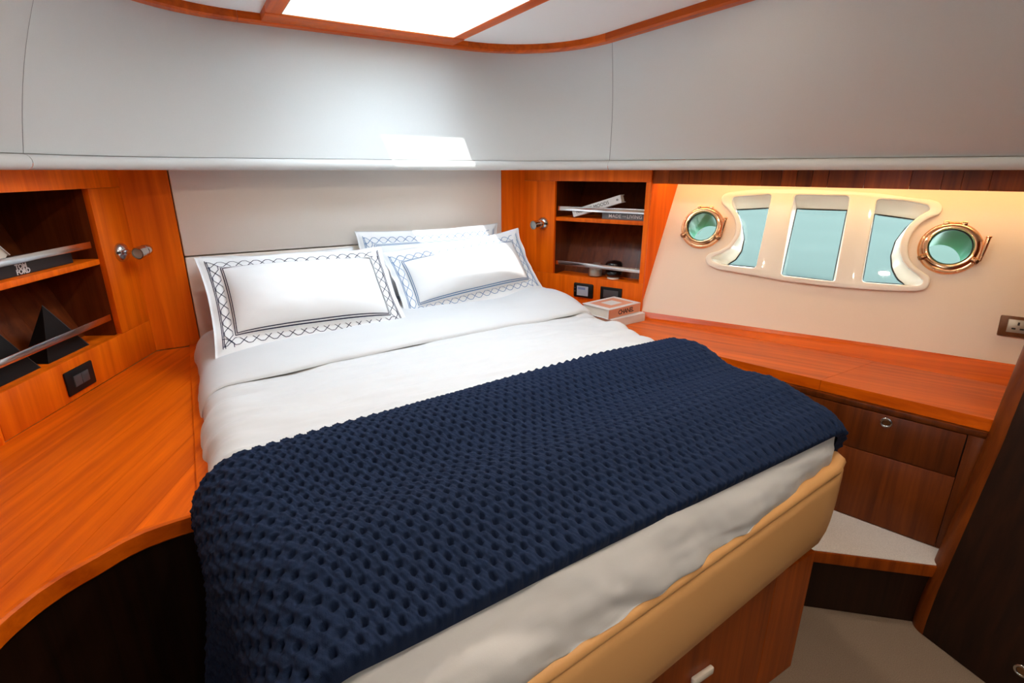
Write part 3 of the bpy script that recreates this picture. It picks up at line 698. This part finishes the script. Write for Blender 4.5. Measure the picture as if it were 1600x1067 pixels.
# ------------------------------------------------------------------ pillows
def pillow(name, TL, TRc, BL, BR, T, label, thread, seed, sides=('l', 'r', 't', 'b'), smoothb=0):
    TL, TRc, BL, BR = map(lambda q: np.array(q, float), (TL, TRc, BL, BR))
    C = (TL + TRc + BL + BR) / 4; X = (TRc + BR - TL - BL) / 2; Y = (TL + TRc - BL - BR) / 2
    W, H = np.linalg.norm(X), np.linalg.norm(Y); X = X / W; Y = Y - X * (Y @ X); Y /= np.linalg.norm(Y); Z = np.cross(X, Y)
    fl = .062
    def surf(x, y, side=1):
        a, b = x / (W / 2), y / (H / 2)
        ia, ib = np.clip(np.abs(x) / (W / 2 - fl), 0, 1), np.clip(np.abs(y) / (H / 2 - fl), 0, 1)
        prof = ((1 - ia ** 2.6) * (1 - ib ** 2.6)) ** .62
        px = x * (1 - .045 * (1 - b * b) * np.abs(a)); py = y * (1 - .06 * (1 - a * a) * np.abs(b))
        out = np.clip(np.maximum(np.abs(x) - (W / 2 - fl), np.abs(y) - (H / 2 - fl)) / fl, 0, 1)
        wv = out * (.020 * fbm(a * 3 + seed, b * 3 + seed * 2, 2)) + out * out * (-.012)
        z = side * (T * prof + .002) + .010 * fbm(a * 1.4 + seed * 3, b * 1.4, 2) * prof + wv + .004 * fbm(a * 5 + seed, b * 5, 2) * prof * side
        return C + px[..., None] * X + py[..., None] * Y + z[..., None] * Z
    gx, gy = np.meshgrid(np.linspace(-W / 2, W / 2, 72), np.linspace(-H / 2, H / 2, 54), indexing='ij')
    v1, f1_ = grid(surf(gx, gy, 1)); v2, f2_ = grid(surf(gx, gy, -1), flip=True)
    bm_ = cat((v1, f1_), (v2, f2_))
    V_, F2 = bm_; n1 = len(v1); m_ = 54; per = [i * m_ for i in range(72)] + [71 * m_ + j for j in range(1, 54)] + [i * m_ + 53 for i in range(70, -1, -1)] + [j for j in range(52, 0, -1)]
    F2 += [(per[k], per[(k + 1) % len(per)], per[(k + 1) % len(per)] + n1, per[k] + n1) for k in range(len(per))]
    o = obj(name, (V_, F2), 'cotton', None, 180, label=label, cat='pillow', group='bed pillows with embroidered borders')
    rib = []
    def line(pts, wd=.0026):
        p = np.array(pts, float); n_ = max(2, int(np.linalg.norm(np.diff(p, axis=0), axis=1).sum() / .005)); p = resample(p, n_)
        d = np.gradient(p, axis=0); nrm = np.stack([-d[:, 1], d[:, 0]], 1); nrm /= np.linalg.norm(nrm, axis=1)[:, None] + 1e-9
        l_ = surf(*(p + nrm * wd / 2).T) + Z * .0012; r_ = surf(*(p - nrm * wd / 2).T) + Z * .0012
        rib.append(grid(np.stack([l_, r_], 1), flip=True))
    def side_xy(sd, along, d):
        if sd == 'l': return (-W / 2 + d, along)
        if sd == 'r': return (W / 2 - d, along)
        if sd == 'b': return (along, -H / 2 + d)
        return (along, H / 2 - d)
    for sd in sides:
        half = (H / 2 if sd in 'lr' else W / 2)
        for d in (.073, .067): line([side_xy(sd, -half + d, d), side_xy(sd, half - d, d)])
        if sd in 'lr':
            for d in (.030, .025): line([side_xy(sd, -half + d, d), side_xy(sd, half - d, d)])
        p_ = .080; n_ = int((2 * half - .05) / p_); p_ = (2 * half - .05) / n_
        za, zb_ = [], []
        for k in range(n_):
            s0 = -half + .025 + k * p_
            za += [side_xy(sd, s0, .033), side_xy(sd, s0 + .16 * p_, .033), side_xy(sd, s0 + .5 * p_, .060), side_xy(sd, s0 + .66 * p_, .060)]
            zb_ += [side_xy(sd, s0, .060), side_xy(sd, s0 + .16 * p_, .060), side_xy(sd, s0 + .5 * p_, .033), side_xy(sd, s0 + .66 * p_, .033)]
        line(za); line(zb_)
    obj('embroidery', cat(*rib), thread, o, None)
    return o
pillow('pillow', (.62, 2.385, -.255), (1.34, 2.385, -.255), (.62, 2.28, -.63), (1.36, 2.28, -.63), .045, 'white pillow standing behind the right front pillow', 'blue', 3)
pillow('pillow', (.01, 2.385, -.315), (.61, 2.385, -.325), (.0, 2.27, -.63), (.60, 2.27, -.63), .045, 'white pillow hidden behind the left front pillow', 'navy', 5)
pillow('pillow', (.675, 2.27, -.355), (1.425, 2.30, -.262), (.735, 2.06, -.605), (1.45, 2.10, -.575), .085, 'white pillow with blue border leaning in front on the right', 'blue', 8)
pillow('pillow', (.0, 2.20, -.282), (.705, 2.22, -.310), (-.012, 1.888, -.592), (.675, 1.93, -.592), .082, 'white pillow with navy lattice border leaning in front on the left', 'navy', 11)

# ------------------------------------------------------------------ reading lamps
def lamp(F, hd, label, ln=.085):
    r = empty('reading_lamp', F.p(0, 0, 0), label, 'lamp', 'chrome reading lamps on the shelf walls')
    obj('wall_base', F.vf(lathe([(.034, 0), (.034, .005), (.031, .012), (.021, .019), (.010, .022), (.0005, .0225)], 32)), 'chrome', r, 60)
    a = F.p(0, 0, .012); b = F.p(.0, 0, .070)
    obj('arm', tube([a, b], .008, 12), 'chrome', r, 60)
    hd = np.array(hd, float); hd /= np.linalg.norm(hd); up = np.array((0, 0, 1.)); x = np.cross(up, hd); x /= np.linalg.norm(x)
    H_ = Fr(b + hd * -.03, x, np.cross(hd, x), hd)
    hh = obj('head', H_.vf(lathe([(.0005, -.022), (.012, -.020), (.018, -.010), (.0195, 0), (.0195, .006), (.021, .007), (.021, .012), (.0195, .013), (.0195, .030), (.022, .031), (.022, .052), (.019, .052), (.019, .046)], 32)), 'chrome', r, 50)
    obj('lens', H_.vf(disc(.019, .044, .047, 24)), 'lens', hh, 40)
lamp(CLf.at(.085, -.283, 0), (-.50, -.85, -.10), 'chrome reading lamp on the left shelf wall')
lamp(CR.at(.118, -.268, 0), (-.97, -.20, -.06), 'chrome reading lamp on the right shelf wall, above the pillows')

# ------------------------------------------------------------------ switches, sockets, control panel
o = empty('switch_plate', CLf.p(.437, -.667, 0), 'black double switch plate below the left shelves', 'switch')
F = CLf.at(.437, -.632, 0)
obj('plate', F.vf(box(-.064, .064, -.039, .039, 0, .007, .004)), 'black', o, 40)
for x in (-.017, .017): obj('rocker', F.vf(box(x - .0165, x + .0165, -.018, .018, .006, .010, .002)), 'grey', o, 40)
o = empty('control_panel', CR.p(.373, -.63, 0), 'black control panel with a small lit display above the duvet', 'control panel')
F = CR.at(.373, -.596, 0)
obj('case', F.vf(box(-.056, .056, -.038, .038, 0, .014, .008, 3)), 'black', o, 40)
sc_ = obj('display', F.vf(box(-.034, .030, -.026, .024, .0135, .015, .001)), 'screen', o)
obj('display_header', F.vf(box(-.028, .014, .006, .018, .0148, .0154)), 'screenb', sc_)
for y in (.012, -.006): obj('button', F.vf(box(-.050, -.042, y - .003, y + .003, .0135, .0150, .001)), 'grey', o)
o = empty('switch_plate', CR.p(.526, -.64, 0), 'dark grey switch plate on the right shelf wall behind the books', 'switch')
F = CR.at(.526, -.596, 0)
obj('plate', F.vf(box(-.058, .058, -.034, .034, 0, .008, .003)), 'black', o, 40)
obj('rocker', F.vf(box(-.040, .040, -.020, .020, .007, .011, .002)), 'grey', o, 40)
o = empty('wall_socket', HF.p(1.375, .10, 0), 'three pin socket in a dark wood surround on the cream hull side', 'socket')
F = HF.at(1.375, .1355, 0)
obj('surround', F.vf(box(-.068, .068, -.036, .036, 0, .010, .003)), 'socketw', o, 40)
pl = obj('plate', F.vf(box(-.047, .047, -.022, .024, .009, .013, .0015)), 'socket', o, 40)
for x, y, a, b in ((-.018, .010, .003, .0055), (-.029, -.008, .0055, .0028), (-.007, -.008, .0055, .0028)):
    obj('pin_hole', F.vf(box(x - a, x + a, y - b, y + b, .0125, .0134)), 'ink', pl)
obj('rocker', F.vf(box(.014, .028, -.010, .010, .0125, .016, .001)), 'paper', pl)

# ------------------------------------------------------------------ books and ornaments
def book(F, w_, d_, h_, cover, label, grp=None, txt=(), pages='pages', edge='x'):
    """x along the spine, y up, z towards the viewer; spine on z=0, body behind it"""
    r = empty('book', F.p(w_ / 2, 0, -d_ / 2), label, 'book', grp)
    obj('cover', F.vf(cat(box(0, w_, 0, .003, -d_, 0, .0008, 1), box(0, w_, h_ - .003, h_, -d_, 0, .0008, 1), box(0, w_, .0005, h_ - .0005, -.003, .0005, .0008, 1))), cover, r, 35)
    obj('page_block', F.vf(box(.004, w_ - .004, .003, h_ - .003, -d_ + .005, -.003)), pages, r)
    for t_, sz, x, y, col_, bold, spc in txt:
        obj('title', F.at(x, y, .0009).vf(text(t_, sz, .0002, bold, spc)), col_, r)
    return r
sv = CR.at(0, 0, -.055)                                     # front line of things standing inside the right shelves
grp = 'books on the right upper shelf'
book(Fr(sv.p(.434, -.2308, .012), CR.X, CR.Y, CR.Z), .222, .13, .031, 'paperg', 'grey book lying flat on the right upper shelf, white spine lettering', grp,
     [('MADE', .024, .035, .0155, 'inkw', .0002, 1.05), ('FOR', .010, .108, .0155, 'inkw', 0, 1), ('LIVING', .024, .131, .0155, 'inkw', .0002, 1.05)], 'pages')
book(Fr(sv.p(.50, -.1995, .010), CR.X, CR.Y, CR.Z), .157, .12, .014, 'paperg', 'thin grey book on top of the grey lettered book', grp, [], 'pages')
tb = Fr(sv.p(.284, -.2290, .030), CR.X * math.cos(R(17.5)) + CR.Y * math.sin(R(17.5)), CR.Y * math.cos(R(17.5)) - CR.X * math.sin(R(17.5)), CR.Z)
book(tb, .27, .05, .037, 'paper', 'white book leaning slanted across the right upper shelf', grp, [('NORDIC MOODS', .0235, .022, .0185, 'ink', 0, 1.0)], 'pages')
obj('emblem', tb.vf(cat(box(.247, .2495, .013, .024, .0006, .0011), box(.252, .2545, .013, .024, .0006, .0011), box(.245, .2565, .0175, .0195, .0006, .0011))), 'ink', bpy.data.objects['book.002'])
# candle jar and black ornament
cF = Fr(CR.p(.397, -.5308, -.075), CR.X, -CR.Z, (0, 0, 1))
r = empty('candle_jar', cF.O, 'small white candle in a clear glass jar on the right lower shelf', 'candle')
obj('jar', cF.vf(lathe([(.0005, .002), (.034, .002), (.038, .006), (.038, .066), (.0365, .067), (.0355, .066), (.0355, .008)], 32)), 'jar', r, 60)
obj('wax', cF.vf(disc(.0345, .006, .040, 28, .002)), 'wax', r, 50)
obj('wick', cF.vf(box(-.0008, .0008, -.0008, .0008, .040, .050)), 'ink', r)
dF = Fr(CR.p(.500, -.5308, -.075), CR.X, -CR.Z, (0, 0, 1))
r = empty('ornament', dF.O, 'glossy black ornament of two stacked rounded rings beside the candle', 'ornament')
obj('foot', dF.vf(disc(.032, 0, .008, 28, .002)), 'wax', r, 50)
for z in (.028, .070):
    pr = [(.018 + .027 * math.cos(a), z + .0215 * math.sin(a)) for a in np.linspace(-math.pi / 2, math.pi / 2, 12)]
    obj('stone', dF.vf(lathe([(.0005, z - .0215)] + pr + [(.010, z + .019), (.0005, z + .014)], 36)), 'gloss', r, 80)
# books on the right counter
al = R(8); X_ = (math.cos(al), math.sin(al), 0); Z_ = (math.sin(al), -math.cos(al), 0)
grp = 'books stacked on the right counter'
bF = Fr((1.575, 1.738, -.6895), (math.cos(R(4)), math.sin(R(4)), 0), (0, 0, 1), (math.sin(R(4)), -math.cos(R(4)), 0))
lb = book(bF, .225, .165, .040, 'paper', 'lower white book of the stack on the right counter', grp, [], 'pages')
uF = Fr((1.562, 1.748, -.649), X_, (0, 0, 1), Z_)
ub = book(uF, .230, .165, .046, 'paper', 'upper white and peach book of the stack on the right counter', grp, [('CHANEL', .031, .068, .022, 'ink', .0006, .90)], 'pages')
obj('spine_band', uF.vf(box(.002, .228, .002, .044, .0002, .0008)), 'pink', ub)
obj('cover_picture', uF.vf(box(.03, .20, .0458, .0466, -.145, -.02)), 'pink', ub)
obj('cover_patch', uF.vf(box(.075, .155, .0464, .0469, -.115, -.05)), 'paper', ub)
# left shelves
lv = CLf.at(0, 0, -.05)
# x runs aft (towards the left of the picture), so spines are written along -x
LF = lambda s_, z_, y_: Fr(CLf.p(s_, z_, y_), -CLf.X, CLf.Y, CLf.Z)
grp = 'books on the left upper shelf'
book(LF(.70, -.2905, -.048), .44, .13, .034, 'paperk', 'large black book lying flat on the left upper shelf, white spine lettering', grp,
     [('TOM', .020, .205, .0245, 'inkw', .0007, .95), ('FORD', .020, .205, .0095, 'inkw', .0007, .95)], 'ink')
ca, sa = math.cos(R(48)), math.sin(R(48))
book(Fr(CLf.p(.500, -.2555, -.175), CLf.X * ca + CLf.Y * sa, CLf.Y * ca - CLf.X * sa, -CLf.Z), .15, .11, .036, 'paper', 'white book propped slanting on the black book, left upper shelf', grp)
def wedge(F, w_, h_, d_, label):
    v = np.array([(-w_ / 2, 0, 0), (w_ / 2, 0, .0), (w_ * .30, 0, -d_), (-w_ * .05, h_, -d_ * .35), (-w_ / 2 + .01, 0, -d_ * .8)])
    f = [(0, 1, 3), (1, 2, 3), (2, 4, 3), (4, 0, 3), (0, 4, 2, 1)]
    r_ = empty('bookend', F.O, label, 'bookend', 'black pyramid bookends')
    obj('body', F.vf((v, f)), 'black', r_); obj('edge_line', tube([F.p(*(v[1] * .97)), F.p(*v[3])], .0012, 6), 'grey', r_, 60)
wedge(LF(.385, -.5665, -.045), .19, .165, .10, 'black pyramid bookend at the right end of the left lower shelf')
wedge(LF(.605, -.5665, -.045), .19, .185, .10, 'black pyramid bookend at the left end of the left lower shelf')

# ------------------------------------------------------------------ ceiling lamps added out of view as fill light
for x, y, lab in ((.45, .05, 'added ceiling fill light nearest the viewer'), (.15, -.6, 'added ceiling fill light at the left rear of the cabin'), (.85, -.6, 'added ceiling fill light at the right rear of the cabin'), (1.25, .30, 'added ceiling fill light above the right foot corner of the bed'), (1.22, 1.08, 'added ceiling fill light above the right edge of the bed'), (.10, 1.08, 'added ceiling fill light above the left edge of the bed')):
    r = empty('fill_light', (x, y, .495), lab, 'fill_light', 'added ceiling fill lights')
    F = Fr((x, y, .506), (1, 0, 0), (0, -1, 0), (0, 0, -1))
    obj('bezel', F.vf(ring(.035, .048, 0, .006, 32)), 'chrome', r, 50)
    obj('lamp', F.vf(disc(.034, 0, .003, 24)), 'fill_bulb', r, 40)
